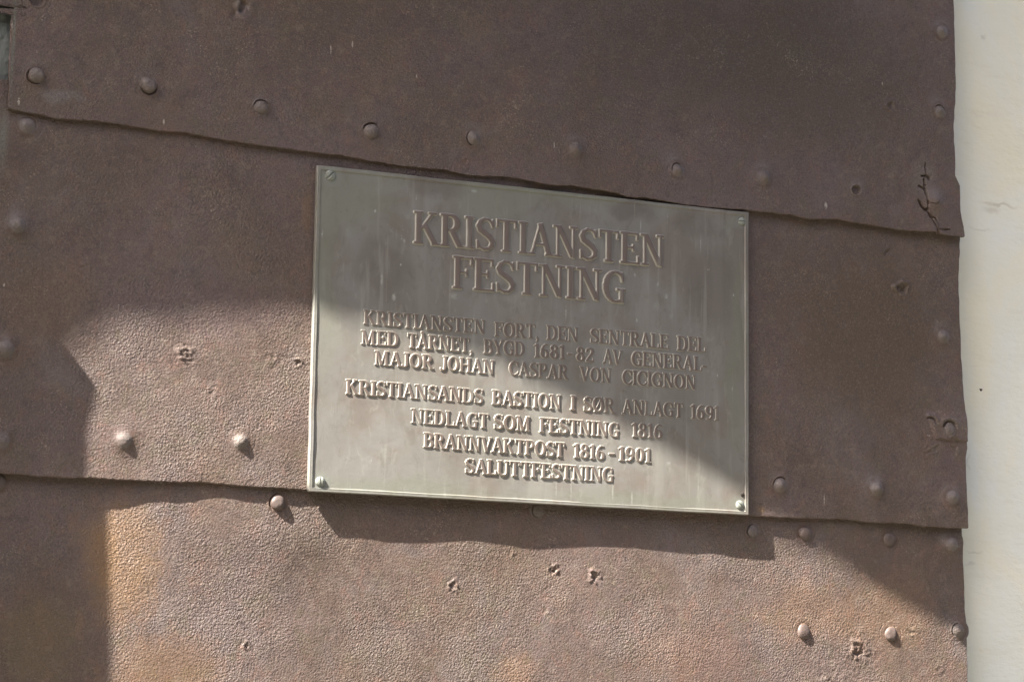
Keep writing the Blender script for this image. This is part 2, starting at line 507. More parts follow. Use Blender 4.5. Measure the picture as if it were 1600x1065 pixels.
# rivets: x, y, sheet, radius (px), dome height / radius, groove depth (mm), groove angle, swelling of the sheet (mm), kind
RIVETS = [
    (58, -3, 'top', 11, -1.0, 0, 0, 0.0, 'an open'),
    (57, 118, 'top', 11, .45, 2.5, 215, 1.0, ''),
    (232, 133, 'top', 11.5, .50, 3.0, 285, 0.8, ''),
    (408, 168, 'top', 10, .50, 2.8, 95, 1.0, ''),
    (580, 205, 'top', 11, .50, 3.5, 95, 1.0, ''),
    (740, 216, 'top', 10, .45, 2.8, 200, 1.2, ''),
    (898, 234, 'top', 11, .30, 0.3, 60, 2.6, ''),
    (1057, 266, 'top', 9, .50, 3.0, 120, 1.2, ''),
    (1192, 278, 'top', 10, .40, 0.5, 60, 2.4, ''),
    (1337, 297, 'top', 8, -.55, 0, 0, 0.8, 'an open'),
    (1461, 314, 'top', 10, .10, 0.2, 60, 2.6, ''),
    (1472, 49, 'top', 9, .25, 0.8, 130, 2.0, ''),
    (1469, 174, 'top', 9, .25, 2.5, 80, 1.8, ''),
    (43, 196, 'mid', 12, .45, 1.0, 60, 1.2, ''),
    (28, 352, 'mid', 11, .50, .4, 0, 2.0, ''),
    (8, 545, 'mid', 11, .40, .2, 0, 2.4, ''),
    (2, 688, 'mid', 11, .40, .2, 0, 2.2, ''),
    (193, 688, 'mid', 13, .42, .0, 0, 1.7, ''),
    (375, 690, 'mid', 12, .55, .0, 0, 1.2, ''),
    (1473, 526, 'mid', 10, .25, .4, 120, 2.4, ''),
    (1482, 672, 'mid', 7.5, .30, 0.0, 100, 0.3, ''),
    (1218, 758, 'mid', 11, .50, 2.5, 110, 1.2, ''),
    (1368, 764, 'mid', 12, .45, .2, 60, 1.8, ''),
    (1486, 777, 'mid', 11, .40, .3, 60, 2.0, ''),
    (-3, 752, 'bot', 12, .60, 0, 0, 0, 'a clean'),
    (433, 785, 'bot', 11, .80, 1.5, 150, 0.8, 'a clean'),
    (840, 797, 'bot', 9, .25, 1.5, 200, .4, ''),
    (1177, 829, 'bot', 9.5, .50, 2.2, 170, .4, ''),
    (1259, 833, 'bot', 11.5, .62, 0, 0, 0, 'a clean'),
    (1391, 842, 'bot', 11, .62, 0, 0, 0, 'a clean'),
    (1487, 850, 'bot', 12, .40, .2, 60, 2.0, ''),
    (1257, 986, 'bot', 11.5, .65, 0, 0, 0, 'a clean'),
    (1393, 990, 'bot', 11, .62, 0, 0, 0.3, 'a clean'),
    (1497, 984, 'bot', 10, .55, 2.5, 160, 1.6, ''),
]
PXM = 0.00086                         # metres per photo pixel, mid frame
DEPTH = {'top': D_TOP, 'mid': D_MID, 'bot': 0.0}
riv = []
for (px, py, sh, r, hd, gd, ga, sw, kd) in RIVETS:
    c = P(px, py, DEPTH[sh])
    riv.append(dict(x=c[0], z=c[1], sheet=sh, r=r * PXM, h=hd * (.62 if sh == 'bot' or (sh == 'mid' and px < 400) else 1.25) * r * PXM, gd=gd / 1000, ga=math.radians(ga), sw=sw * (1.9 if sw > 1.5 and not (sh == 'mid' and px < 400 and py > 600) else 1.4) / 1000, kd=kd))

# dents and crumples: x, y, sheet, radius m, amplitude m, frequency
DENTS = [(290, 550, 'mid', .011, .0030, 190), (428, 560, 'mid', .014, .0012, 160), (465, 566, 'mid', .006, .0014, 200),
         (330, 610, 'mid', .016, .0010, 170), (130, 418, 'mid', .010, .0010, 180), (130, 495, 'mid', .006, .0008, 180),
         (1410, 452, 'mid', .012, .0026, 160), (1393, 402, 'mid', .012, .0014, 120), (1441, 482, 'mid', .008, .0008, 180),
         (1455, 700, 'mid', .018, .0012, 130), (1490, 705, 'mid', .010, .0014, 160),
         (373, 14, 'top', .013, .0030, 130), (1393, 152, 'top', .008, .0016, 160), (1392, 176, 'top', .008, .0016, 200),
         (462, 142, 'top', .006, .0010, 160), (728, 252, 'top', .008, .0012, 160), (460, 193, 'top', .009, .0006, 200),
         (1450, 240, 'top', .018, .0012, 90),
         (708, 914, 'bot', .009, .0030, 190), (928, 900, 'bot', .011, .0034, 190), (865, 888, 'bot', .010, .0026, 180),
         (800, 862, 'bot', .006, .0022, 200), (385, 1008, 'bot', .008, .0022, 200), (240, 920, 'bot', .008, .0010, 250),
         (1344, 1022, 'bot', .034, .0009, 150), (1343, 1013, 'bot', .012, .0034, 150), (1425, 988, 'bot', .010, .0020, 170),
         (1470, 1045, 'bot', .010, .0016, 170), (970, 1022, 'bot', .008, .0012, 180), (1300, 1060, 'bot', .03, .0009, 170),
         (855, 955, 'bot', .010, .0012, 170)]
dents = [(*P(a, b, DEPTH[s]), s, r, am, f) for a, b, s, r, am, f in DENTS]

PITS = [(1343, 1014, 'bot', .0095, .0014, .0012, .0022), (929, 899, 'bot', .0058, .0013, .0008, .0), (709, 915, 'bot', .0048, .0010, .0008, .0),
        (866, 889, 'bot', .0045, .0009, .0006, .0), (290, 552, 'mid', .0065, .0012, .0008, .0006), (1411, 451, 'mid', .0085, .0030, .0012, .0010),
        (386, 1008, 'bot', .0032, .0012, .0004, 0), (1393, 165, 'top', .0060, .0018, .0020, 0), (382, 10, 'top', .0080, .0026, .0012, 0),
        (466, 566, 'mid', .0040, .0009, .0006, 0)]
pits = [(*P(a, b, DEPTH[s]), s, r_, u, dn, bs) for a, b, s, r_, u, dn, bs in PITS]
ARCS = [(352, -8, 'top', .026, -1.15, -.15, .0034), (1454, 661, 'mid', .0075, .2, 2.2, .0042), (1483, 669, 'mid', .0094, .2, 3.0, .0046), (1396, 404, 'mid', .012, 1.9, 2.9, .0026),
        (1490, 700, 'mid', .012, .9, 2.0, .0024), (1450, 676, 'mid', .009, -3.0, -1.9, .0012)]
arcs_ = [(*P(a, b, DEPTH[s]), s, r_, a0, a1, dn) for a, b, s, r_, a0, a1, dn in ARCS]

CRACKS = [[(1445.6, 254), (1446.3, 271.5), (1444.3, 279.4), (1445, 292.6), (1447, 305.7), (1448.3, 317.5), (1447.6, 329),
           (1441, 324), (1435, 313)],
          [(1447.6, 329), (1451.5, 336), (1460.7, 351.7), (1466, 368)],
          [(1454.8, 338), (1459.4, 340), (1462.7, 346.5), (1465, 357), (1469, 360), (1483, 359.5)],
          [(1440.4, 274.4), (1446.3, 273.5), (1452, 279)], [(1436.4, 290.6), (1443.7, 295.2), (1446, 290)],
          [(1449, 317), (1459.4, 319), (1466, 310)]]
CR_W = [.0023, .0023, .0013, .0026, .0023, .0009]
CR_D = [.007, .006, .004, .006, .005, .002]


def seg_dist(x, z, a, b):
    ab = b - a
    t = np.clip(((x - a[0]) * ab[0] + (z - a[1]) * ab[1]) / (ab @ ab), 0, 1)
    return np.hypot(x - a[0] - t * ab[0], z - a[1] - t * ab[1])


def crack(x, z):
    out = np.zeros_like(x)
    a0, a1 = P(1425, 245, D_TOP), P(1495, 375, D_TOP)
    m = (x > a0[0]) & (x < a1[0]) & (z < a0[1]) & (z > a1[1])
    if not m.any():
        return out
    xs, zs = x[m], z[m]
    wob = noise(xs, zs, 220, 3) * .0011 + noise(xs, zs, 520, 4) * .0004
    wid = .75 + .55 * noise(xs, zs, 130, 6)
    v = np.zeros_like(xs)
    for pts, w, dp in zip(CRACKS, CR_W, CR_D):
        q = [P(a, b, D_TOP) for a, b in pts]
        dd = np.min([seg_dist(xs + wob, zs - wob, q[i], q[i + 1]) for i in range(len(q) - 1)], 0)
        v = np.maximum(v, dp * (1 - sstep(.1 * w, 1.25 * w, dd / wid)))
        v = np.minimum(np.where(dd < 4 * w, np.maximum(v, -.0003), v), 1)
    out[m] = v
    return out


def height(sheet, x, z, rivet_pits=True):
    """distance of a sheet's face in front of the wall"""
    x = np.asarray(x, float); z = np.asarray(z, float)
    if sheet == 'bot':
        zs = np.interp(x, *SEAM_B)
        d = .0 - .0008 * sstep(.0, .05, zs - z - .01)
        d = d + .0026 * noise(x, z, 5.0, 11) + .0013 * noise(x * .8, z, 11, 12) + .00045 * noise(x, z, 27, 13)
        d = d - .0010
        # hammered swelling below the left of the seam
        c = P(430, 830, 0); d = d + .0022 * np.exp(-(((x - c[0]) / .07) ** 2 + ((z - c[1]) / .03) ** 2))
    elif sheet == 'mid':
        zs = np.interp(x, *SEAM_B)
        e = z - zs
        zt = np.interp(x, *SEAM_A)
        d = .0068 - .0030 * sstep(.05, .42, e)
        d = d + .0014 * noise(x, z, 5.0, 21) + .0007 * noise(x * .8, z, 12, 22) + .00035 * noise(x, z, 27, 23)
        d = d + .0011 * np.exp(-e / .012) * (noise(x, 0 * z, 14, 24) * .8 + .3)
        # keep it flat under the plaque and under the sheet above
        a, b = P(500, 500, D_MID), P(1160, 500, D_MID)
        m = sstep(a[0] - .05, a[0], x) * (1 - sstep(b[0], b[0] + .05, x))
        d = d * (1 - m) + m * np.minimum(d, .0052)
        # a small patch lapped on at the right edge
        c0, c1 = P(1450, 648, D_MID), P(1520, 690, D_MID)
        n1 = noise(x, z, 60, 8) * .003
        m = sstep(-.0015, .0035, x - c0[0] + n1 - (c0[1] - z) * .3) * sstep(-.001, .001, z - c1[1] + n1 * .2) * (1 - sstep(-.006, .010, z - c0[1] + n1))
        d = d + .0030 * m
    else:
        e = z - np.interp(x, *SEAM_A)
        d = .0098 - .0022 * sstep(.03, .25, e) + .0038 * np.exp(-np.clip(e, 0, 9) / .045) * sstep(-.15, .25, x)
        d = d + .0012 * noise(x, z, 5.0, 31) + .0007 * noise(x * .8, z, 12, 32) + .00035 * noise(x, z, 27, 33)
        d = d + .0009 * np.exp(-e / .010) * noise(x, 0 * z, 16, 34)
        d = d - crack(x, z)
    for (cx, cz, s, r, am, f) in dents:
        if s != sheet:
            continue
        q = np.hypot(x - cx, z - cz) / r
        w = np.exp(-(q * 1.3) ** 2)
        sd = abs(int(cx * 5000)) % 89
        ca, sa = math.cos(sd * 1.7), math.sin(sd * 1.7)
        xr_, zr_ = ca * x + sa * z + .004 * noise(x, z, f * .8, 5), -sa * x + ca * z + .004 * noise(z, x, f * .8, 6)
        rid = .7 - 1.3 * np.abs(noise(xr_, zr_, f * .75, sd)) + .6 * noise(xr_, zr_, f * 1.7, sd + 1)
        d = d + am * (1.6 if cz > -.02 or cx > .5 and s != 'bot' else 1.0) * w * (rid * .75 - .15)
    for (cx, cz, s, R, up, dn, boss) in pits:
        if s != sheet:
            continue
        an = np.arctan2(z - cz, x - cx)
        q = np.hypot(x - cx, z - cz) / R * (1 + .16 * np.sin(3 * an + cx * 50) + .10 * np.sin(5 * an + cz * 70))
        d = d + up * np.exp(-((q - 1.15) / .30) ** 2) * (.7 + .5 * np.cos(an - 2.2)) - dn * (1 - sstep(.55, .95, q)) + boss * np.exp(-((q - .1) / .32) ** 2) + .0007 * np.exp(-(q / 2.2) ** 2) * noise(x, z, 420, 9)
    for (cx, cz, s, R, a0, a1, dn) in arcs_:
        if s != sheet:
            continue
        an = np.arctan2(z - cz, x - cx); q = np.hypot(x - cx, z - cz) / R
        w = sstep(a0 - .2, a0 + .25, an) * (1 - sstep(a1 - .25, a1 + .2, an))
        d = d - dn * w * np.exp(-((q - 1) / .16) ** 2) + .3 * dn * w * np.exp(-((q - 1.5) / .3) ** 2)
    for r in riv:
        if r['sheet'] != sheet:
            continue
        q2 = (x - r['x']) ** 2 + (z - r['z']) ** 2
        d = d + r['sw'] * np.exp(-q2 / (1.55 * r['r']) ** 2)
        if rivet_pits:
            q = np.sqrt(q2) / r['r']
            d = d - .0055 * (1 - sstep(1.25, 1.75, q))
    return d


def axis_samples(a, b, step, fine=None, fstep=.0006):
    out, p = [], a
    while p < b:
        out.append(p)
        p += (fstep if step != .0019 else .0009) if (fine and fine[0] <= p <= fine[1]) else step
    out.append(b)
    return np.array(out)


RING = [(.0004, .0003), (.0008, .0010), (.0009, .0024), (.0007, .0038), (-.0006, .0046)]


def sheet_mesh(name, sheet, x0, x1, ztop, bottom, left, right, step, finex=None, finez=None):
    xs = axis_samples(x0, x1, step, finex)
    zb_mid = float(np.mean(np.interp(xs, *bottom))) if bottom is not None else None
    zlow = zb_mid if zb_mid is not None else -0.75
    vz = axis_samples(0, ztop - zlow, step, finez)
    v = vz / vz[-1]
    X = np.repeat(xs[None, :], len(v), 0)
    zb = np.interp(xs, *bottom) if bottom is not None else np.full_like(xs, zlow)
    if bottom is not None:
        zb = zb + .0003 * noise(xs, xs * 0, 70, 41) + .0006 * noise(xs, xs * 0, 190, 42) + .0003 * noise(xs, xs * 0, 400, 46)
    Z = ztop + (zb[None, :] - ztop) * v[:, None]
    if right is not None:
        xr = np.interp(Z, *right) + .0005 * noise(Z * 0, Z, 90, 43) + .0006 * noise(Z * 0, Z, 30, 44)
        w = sstep(x1 - .05, x1, X)
        w = np.clip((X - (x1 - .05)) / .05, 0, 1)
        X = X + w * (xr - x1)
    if left is not None:
        xl = np.interp(Z, *left)
        w = 1 - np.clip((X - x0) / .05, 0, 1)
        xl = xl + .0006 * noise(Z * 0, Z, 60, 45)
        X = X + w * (xl - x0)
    Dd = height(sheet, X, Z)
    # rolled edges giving the sheet its thickness
    rows = [(X, Z, Dd)]
    Xa, Za, Da = X, Z, Dd
    if bottom is not None:
        for o, dp in RING:
            Xa = np.vstack([Xa, X[-1:]]); Za = np.vstack([Za, Z[-1:] - o]); Da = np.vstack([Da, Dd[-1:] - dp])
    bX, bZ, bD = Xa, Za, Da
    for o, dp in RING:
        Xa = np.hstack([Xa, bX[:, -1:] + o]); Za = np.hstack([Za, bZ[:, -1:]]); Da = np.hstack([Da, bD[:, -1:] - dp])
    if left is not None:
        for o, dp in RING:
            Xa = np.hstack([bX[:, :1] - o, Xa]); Za = np.hstack([bZ[:, :1], Za]); Da = np.hstack([bD[:, :1] - dp, Da])
    V = np.stack([Xa, -Da, Za], -1).reshape(-1, 3)
    F = grid_faces(*Xa.shape, flip=True)
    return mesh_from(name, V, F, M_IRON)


# ---------------------------------------------------------------- the iron-clad door
door = empty('iron_clad_door', (0, 0, 0))
tag(door, 'dark rusted iron door leaf of three overlapping riveted sheets beside the white wall', 'door', kind='thing')
xl0, xr0 = P(-90, 500, 0)[0], P(1506, 500, 0)[0]
fx = (P(1428, 300, D_TOP)[0], P(1512, 300, D_TOP)[0])
ztop_t = P(800, -60, D_TOP)[1]
zA = P(1470, 250, D_TOP)[1]
zB = P(1470, 378, D_TOP)[1]
tx0, tx1 = P(15, 100, D_TOP)[0], P(1494, 100, D_TOP)[0]
zbm = float(np.mean(SEAM_A[1]))
sheets = {}
zt_top = P(1560, -90, D_TOP)[1]
fz = (zt_top - P(1440, 245, D_TOP)[1], zt_top - P(1440, 245, D_TOP)[1] + .14)
specs = (
    ('iron_sheet', 'top', tx0, tx1, zt_top + .02, SEAM_A, L_TOP, R_TOP, .0018, fx, None,
     'uppermost dark rusted sheet, cracked near its lower right corner'),
    ('iron_sheet', 'mid', xl0, P(1505, 600, D_MID)[0], P(60, 130, D_MID)[1], SEAM_B, None, R_MID, .0019, (P(1384, 500, D_MID)[0], P(1515, 500, D_MID)[0]), 'mid',
     'middle rusted sheet, behind the inscribed plaque'),
    ('iron_sheet', 'bot', xl0, P(1509, 950, 0)[0], P(0, 700, 0)[1], None, None, R_BOT, .0014, None, None,
     'lowest rusted sheet, mostly in sunlight'),
)
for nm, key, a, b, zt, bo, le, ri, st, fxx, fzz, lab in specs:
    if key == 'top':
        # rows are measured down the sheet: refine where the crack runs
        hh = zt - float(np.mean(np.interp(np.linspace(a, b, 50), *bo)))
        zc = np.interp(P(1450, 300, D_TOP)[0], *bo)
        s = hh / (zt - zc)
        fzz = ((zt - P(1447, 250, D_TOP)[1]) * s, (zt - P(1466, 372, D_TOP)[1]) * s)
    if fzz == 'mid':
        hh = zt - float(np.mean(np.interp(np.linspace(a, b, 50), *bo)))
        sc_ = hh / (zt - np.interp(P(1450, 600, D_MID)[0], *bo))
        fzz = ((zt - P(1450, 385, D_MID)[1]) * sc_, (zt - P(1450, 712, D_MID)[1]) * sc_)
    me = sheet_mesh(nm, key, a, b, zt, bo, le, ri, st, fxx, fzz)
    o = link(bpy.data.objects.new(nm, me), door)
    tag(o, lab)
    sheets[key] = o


def rivet_mesh(r):
    R = r['r']
    nr, nt = 46, 56
    q = np.concatenate([np.linspace(0, .9, 14), np.linspace(.94, 1.35, 17)[:17], np.linspace(1.42, 2.1, 15)])
    th = np.linspace(0, 2 * math.pi, nt, endpoint=False)
    Q, T = np.meshgrid(q, th, indexing='ij')
    sd = int(abs(r['x'] * 1e4)) % 91
    wob = 1 + .05 * np.sin(T * 2 + sd) + .03 * np.sin(T * 3 + sd * 2)
    x = r['x'] + Q * R * wob * np.cos(T)
    z = r['z'] + Q * R * wob * np.sin(T)
    d = height(r['sheet'], x, z, False) + .00012
    if r['h'] > 0:
        dome = r['h'] * np.clip(1 - Q ** 2.7, 0, 1) ** .60
        if r['sw'] > .0015:
            dome = r['h'] * np.exp(-(Q / .72) ** 2.6) * 1.1
        d = d + dome * (1 + .14 * noise(x, z, 170, sd) + .10 * (Q * np.cos(T - sd)))
        ang = np.cos(T - r['ga'])
        g = r['gd'] * sstep(.05, .75, ang) * np.exp(-((Q - 1.06) / .085) ** 2)
        d = d - g
        lip = .0005 * sstep(-.2, .7, ang) * np.exp(-((Q - 1.28) / .12) ** 2) if r['gd'] > .001 else 0
        d = d + lip
    else:
        d = d + r['h'] * (1 - sstep(.80, 1.02, Q)) + .0009 * np.exp(-((Q - 1.15) / .13) ** 2)
    d = d - .0016 * sstep(1.72, 2.1, Q)
    V = np.stack([x - r['x'], -d, z - r['z']], -1).reshape(-1, 3)
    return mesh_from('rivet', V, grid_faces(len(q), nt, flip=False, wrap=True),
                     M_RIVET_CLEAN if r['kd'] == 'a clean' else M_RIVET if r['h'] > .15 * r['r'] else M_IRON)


for r in riv:
    o = bpy.data.objects.new('rivet', rivet_mesh(r))
    o.location = (r['x'], 0, r['z'])
    link(o, sheets[r['sheet']])
    if r['h'] < 0:
        o.name = 'rivet_hole'
        tag(o, 'empty rivet hole with a raised rim')


# ---------------------------------------------------------------- the plaque
pc = [P(a, b, D_PLAQUE) for a, b in ((496.5, 257.5), (1170, 331.5), (1170, 804.5), (482, 767))]
PW = (pc[1][0] + pc[2][0] - pc[0][0] - pc[3][0]) / 2
PH = (pc[0][1] + pc[1][1] - pc[2][1] - pc[3][1]) / 2
D_FIELD = D_PLAQUE - .0015
plaque = empty('inscribed_plaque', (0, 0, -PH / 2))
tag(plaque, 'grey green bronze plaque with raised Norwegian lettering screwed to the rusted iron door', 'plaque')
OFF = Vector((0, 0, PH / 2))


def part(name, me, parent=plaque, loc=(0, 0, 0)):
    o = bpy.data.objects.new(name, me)
    o.location = Vector(loc) + (OFF if parent is plaque else Vector((0, 0, 0)))
    return link(o, parent)


def rim_mesh():
    # profile from the outer back edge over the rim to the field: (inset, d)
    prof = [(.0016, .0062), (.0002, .0064), (-.0002, .0100), (.0002, .0137), (.0005, .01415), (.0008, .01435), (.0012, .01435), (.0040, .01385),
            (.0044, .01405), (.0047, .0138), (.0050, .0130), (.0060, .0126)]
    crn = [pc[3], pc[2], pc[1], pc[0]]
    c0 = sum(crn) / 4
    V = []
    n = 40
    for ins, d in prof:
        loop = []
        for i in range(4):
            a, b = crn[i], crn[(i + 1) % 4]
            da = np.array([np.sign(c0[0] - a[0]), np.sign(c0[1] - a[1])]) * ins
            db = np.array([np.sign(c0[0] - b[0]), np.sign(c0[1] - b[1])]) * ins
            for s in range(n):
                t = s / n
                p = (a + da) * (1 - t) + (b + db) * t
                wb = .00018 * noise(p[0], p[1], 30, 51) + .0001 * noise(p[0], p[1], 110, 52)
                loop.append((p[0] + wb, -(d + wb), p[1] + wb))
        V += loop
    return mesh_from('raised_rim', V, grid_faces(len(prof), 4 * n, flip=False, wrap=True), M_BRONZE)


def field_mesh():
    nx, nz = 170, 130
    u = np.linspace(0, 1, nx); v = np.linspace(0, 1, nz)
    U, Vv = np.meshgrid(u, v)
    q = [c + np.sign(-c) * .0050 for c in pc]
    X = (q[3][0] * (1 - U) + q[2][0] * U) * (1 - Vv) + (q[0][0] * (1 - U) + q[1][0] * U) * Vv
    Z = (q[3][1] * (1 - U) + q[2][1] * U) * (1 - Vv) + (q[0][1] * (1 - U) + q[1][1] * U) * Vv
    D = D_FIELD + .00035 * noise(X, Z, 8, 61) + .00015 * noise(X, Z, 22, 62) + .00006 * noise(X, Z, 60, 63)
    V = np.stack([X, -D, Z], -1).reshape(-1, 3)
    F = grid_faces(nz, nx)
    # closed at the back
    k = len(V)
    B = [(X[0, 0], -.0070, Z[0, 0]), (X[0, -1], -.0070, Z[0, -1]), (X[-1, -1], -.0070, Z[-1, -1]), (X[-1, 0], -.0070, Z[-1, 0])]
    V = np.vstack([V, B])
    F = np.vstack([F, [[k, k + 3, k + 2, k + 1]]])
    return mesh_from('backing_plate', V, F, M_BRONZE)


part('backing_plate', field_mesh())
part('raised_rim', rim_mesh())


def screw_mesh(R, H, slot, seed):
    n = 44
    g = np.linspace(-1.12, 1.12, n)
    X, Z = np.meshgrid(g, g)
    Q = np.hypot(X, Z)
    h = H * (np.clip(1 - Q ** 2.3, 0, 1) ** .5) - .0004
    u = X * math.cos(slot) + Z * math.sin(slot)
    w = -X * math.sin(slot) + Z * math.cos(slot)
    h = h - .0015 * (1 - sstep(.09, .18, np.abs(w))) * (1 - sstep(.7, 1.0, np.abs(u)))
    h = h + .00010 * noise(X, Z, 3, seed)
    V = np.stack([X * R, -h, Z * R], -1).reshape(-1, 3)
    keep = (Q < 1.1).ravel()
    F = grid_faces(n, n)
    F = F[keep[F].all(1)]
    return mesh_from('screw', V, F, M_SCREW)


for px, py, R, H, sl in ((516, 274, .0068, .0038, .75), (1159, 346, .0056, .0034, 0.05), (1156, 788.5, .0060, .0036, -.75),
                         (500.5, 752, .0062, .0040, math.pi / 2)):
    c = P(px, py, D_FIELD)
    part('screw', screw_mesh(R, H, sl, int(px)), plaque, (c[0], -D_FIELD, c[1]))
# small dark peg beside the lower right screw
c = P(1160, 772, D_FIELD)
me = screw_mesh(.0030, .0022, .3, 5)
me.materials.clear(); me.materials.append(M_DARK)
o = part('peg', me, plaque, (c[0], -D_FIELD, c[1]))
tag(o, 'small dark peg above the lower right screw')

# ---------------------------------------------------------------- lettering
# Each character is drawn as strokes (cap height = 1); a signed distance to the
# strokes is turned into a cast relief with sloping sides.
S, TH, SF = .155, .062, .055


def box(x0, y0, x1, y1, w):            # stroke of width w with flat ends
    return ('b', x0, y0, x1, y1, w / 2)


def arc(cx, cy, rx, ry, a0, a1, thick=S, thin=TH, n=14, phase=0.0):
    """elliptic stroke, heavy at the sides and light at top and bottom"""
    out, pts = [], []
    for i in range(n + 1):
        a = math.radians(a0 + (a1 - a0) * i / n)
        w = thin + (thick - thin) * abs(math.cos(a + phase)) ** 1.5
        pts.append((cx + rx * math.cos(a), cy + ry * math.sin(a), w / 2))
    for p, q in zip(pts, pts[1:]):
        out.append(('c', *p, *q))
    return out


def path(pts):
    return [('c', *p, *q) for p, q in zip(pts, pts[1:])]


def ser(xc, y, hw=.15):
    return box(xc - hw, y, xc + hw, y, SF)


LO, HI = SF / 2, 1 - SF / 2
def stem(x, lo=True, hi=True, w=S, hw=.14):
    o = [box(x, 0, x, 1, w)]
    if lo: o.append(ser(x, LO, hw))
    if hi: o.append(ser(x, HI, hw))
    return o


def spath(x, w, flip=1):
    """S shape"""
    pts = []
    raw = [(.86, .76, .030), (.80, .88, .035), (.62, .965, .035), (.42, .96, .042), (.22, .87, .060), (.15, .74, .075), (.24, .62, .085),
           (.45, .53, .090), (.68, .43, .088), (.84, .30, .075), (.82, .15, .062), (.64, .04, .040), (.42, .025, .035), (.20, .09, .035), (.10, .25, .030)]
    for a, b, c in raw:
        pts.append((x + a * w, b, c * .92))
    return path(pts)


def a_glyph():
    return [box(.10, 0.02, .36, .98, .062), box(.36, 1.0, .64, 0.02, .155), box(.18, .34, .52, .34, .055), ser(.09, LO, .11), ser(.65, LO, .13)]


G = {}
G['A'] = (.76, a_glyph())
G['Å'] = (.76, a_glyph() + arc(.36, 1.14, .075, .075, 0, 360, .05, .05, 12))
G['B'] = (.70, stem(.16) + arc(.34, .745, .19, .228, -90, 90) + arc(.36, .265, .22, .238, -90, 90) +
          [box(.16, HI, .34, HI, SF), box(.16, .515, .36, .515, SF), box(.16, LO, .36, LO, SF)])
G['C'] = (.70, arc(.40, .5, .30, .47, 62, 298, .17) + path([(.54, .91, .03), (.62, .80, .035), (.63, .70, .03)]) +
          path([(.54, .09, .03), (.63, .17, .03), (.66, .27, .028)]) + [box(.635, .97, .635, .70, .05)])
G['D'] = (.76, stem(.16) + arc(.36, .5, .28, .47, -90, 90, .17) + [box(.16, HI, .37, HI, SF), box(.16, LO, .37, LO, SF)])
G['E'] = (.66, stem(.16) + [box(.16, HI, .58, HI, SF), box(.16, LO, .60, LO, SF), box(.16, .52, .44, .52, SF),
                            box(.575, 1, .575, .78, .06), box(.60, 0, .60, .25, .06), box(.44, .41, .44, .63, .05)])
G['F'] = (.62, stem(.16) + [box(.16, HI, .58, HI, SF), box(.16, .52, .43, .52, SF),
                            box(.575, 1, .575, .77, .06), box(.43, .41, .43, .63, .05)])
G['G'] = (.76, arc(.40, .5, .30, .47, 62, 285, .17) + path([(.54, .91, .03), (.61, .80, .035), (.62, .70, .03)]) +
          [box(.62, .97, .62, .70, .05), box(.60, .0, .60, .40, .13), ser(.58, .42, .14)] + path([(.48, .035, .03), (.60, .10, .035)]))
G['H'] = (.84, stem(.16, hw=.13) + stem(.66, hw=.13) + [box(.16, .51, .66, .51, SF)])
G['I'] = (.34, stem(.17, hw=.14))
G['J'] = (.50, [box(.32, .22, .32, 1, S), ser(.32, HI, .14)] + path([(.32, .22, .075), (.29, .08, .06), (.19, .01, .045), (.09, .02, .05), (.05, .10, .06)]))
G['K'] = (.80, stem(.16, hw=.14) + [box(.20, .42, .58, .97, .062), box(.34, .60, .66, .03, .15), ser(.58, HI, .12), ser(.68, LO, .12)])
G['L'] = (.62, stem(.16) + [box(.16, LO, .56, LO, SF), box(.565, 0, .565, .26, .06)])
G['M'] = (.96, [box(.14, 0, .16, 1, .062), box(.17, .99, .44, .03, .145), box(.44, .03, .70, .99, .062), box(.76, 0, .74, 1, .15),
                ser(.13, LO, .10), ser(.76, LO, .13), ser(.12, HI, .09), ser(.80, HI, .09)])
G['N'] = (.82, [box(.16, 0, .16, 1, .066), box(.18, .98, .63, .05, .15), box(.66, 0, .66, 1, .066),
                ser(.16, LO, .12), ser(.13, HI, .12), ser(.66, HI, .12)])
G['O'] = (.78, arc(.39, .5, .29, .47, 0, 360, .17, n=26))
G['Ø'] = (.78, arc(.39, .5, .29, .47, 0, 360, .17, n=26) + [box(.13, -.03, .65, 1.03, .05)])
G['P'] = (.66, stem(.16) + arc(.34, .73, .21, .243, -90, 90) + [box(.16, HI, .34, HI, SF), box(.16, .49, .34, .49, SF)])
G['R'] = (.74, stem(.16) + arc(.33, .74, .20, .233, -90, 90) + [box(.16, HI, .33, HI, SF), box(.16, .51, .33, .51, SF)] +
          [box(.36, .50, .60, .04, .145), ser(.66, LO, .10)])
G['S'] = (.62, spath(.02, .60) + [box(.545, .97, .545, .72, .045), box(.075, .03, .075, .29, .045)])
G['T'] = (.70, [box(.35, 0, .35, 1, S), ser(.35, LO, .14), box(.06, HI, .64, HI, SF), box(.065, 1, .065, .76, .055), box(.635, 1, .635, .76, .055)])
G['U'] = (.78, [box(.16, .30, .16, 1, S), box(.62, .30, .62, 1, .066), ser(.16, HI, .13), ser(.62, HI, .11)] +
          path([(.16, .30, .077), (.18, .14, .07), (.28, .04, .05), (.40, .02, .035), (.52, .05, .032), (.60, .15, .032), (.62, .30, .033)]))
G['V'] = (.74, [box(.13, .98, .38, 0.02, .155), box(.38, 0.02, .63, .98, .062), ser(.12, HI, .12), ser(.64, HI, .10)])
G['Y'] = (.72, [box(.36, 0, .36, .46, S), ser(.36, LO, .14), box(.12, .98, .36, .42, .15), box(.37, .42, .61, .98, .062), ser(.11, HI, .11), ser(.62, HI, .10)])
G['0'] = (.52, arc(.26, .5, .165, .46, 0, 360, .14, n=26))
G['1'] = (.36, [box(.20, 0, .20, 1, .14), ser(.20, LO, .13)] + path([(.20, .97, .04), (.12, .88, .035), (.05, .86, .03)]))
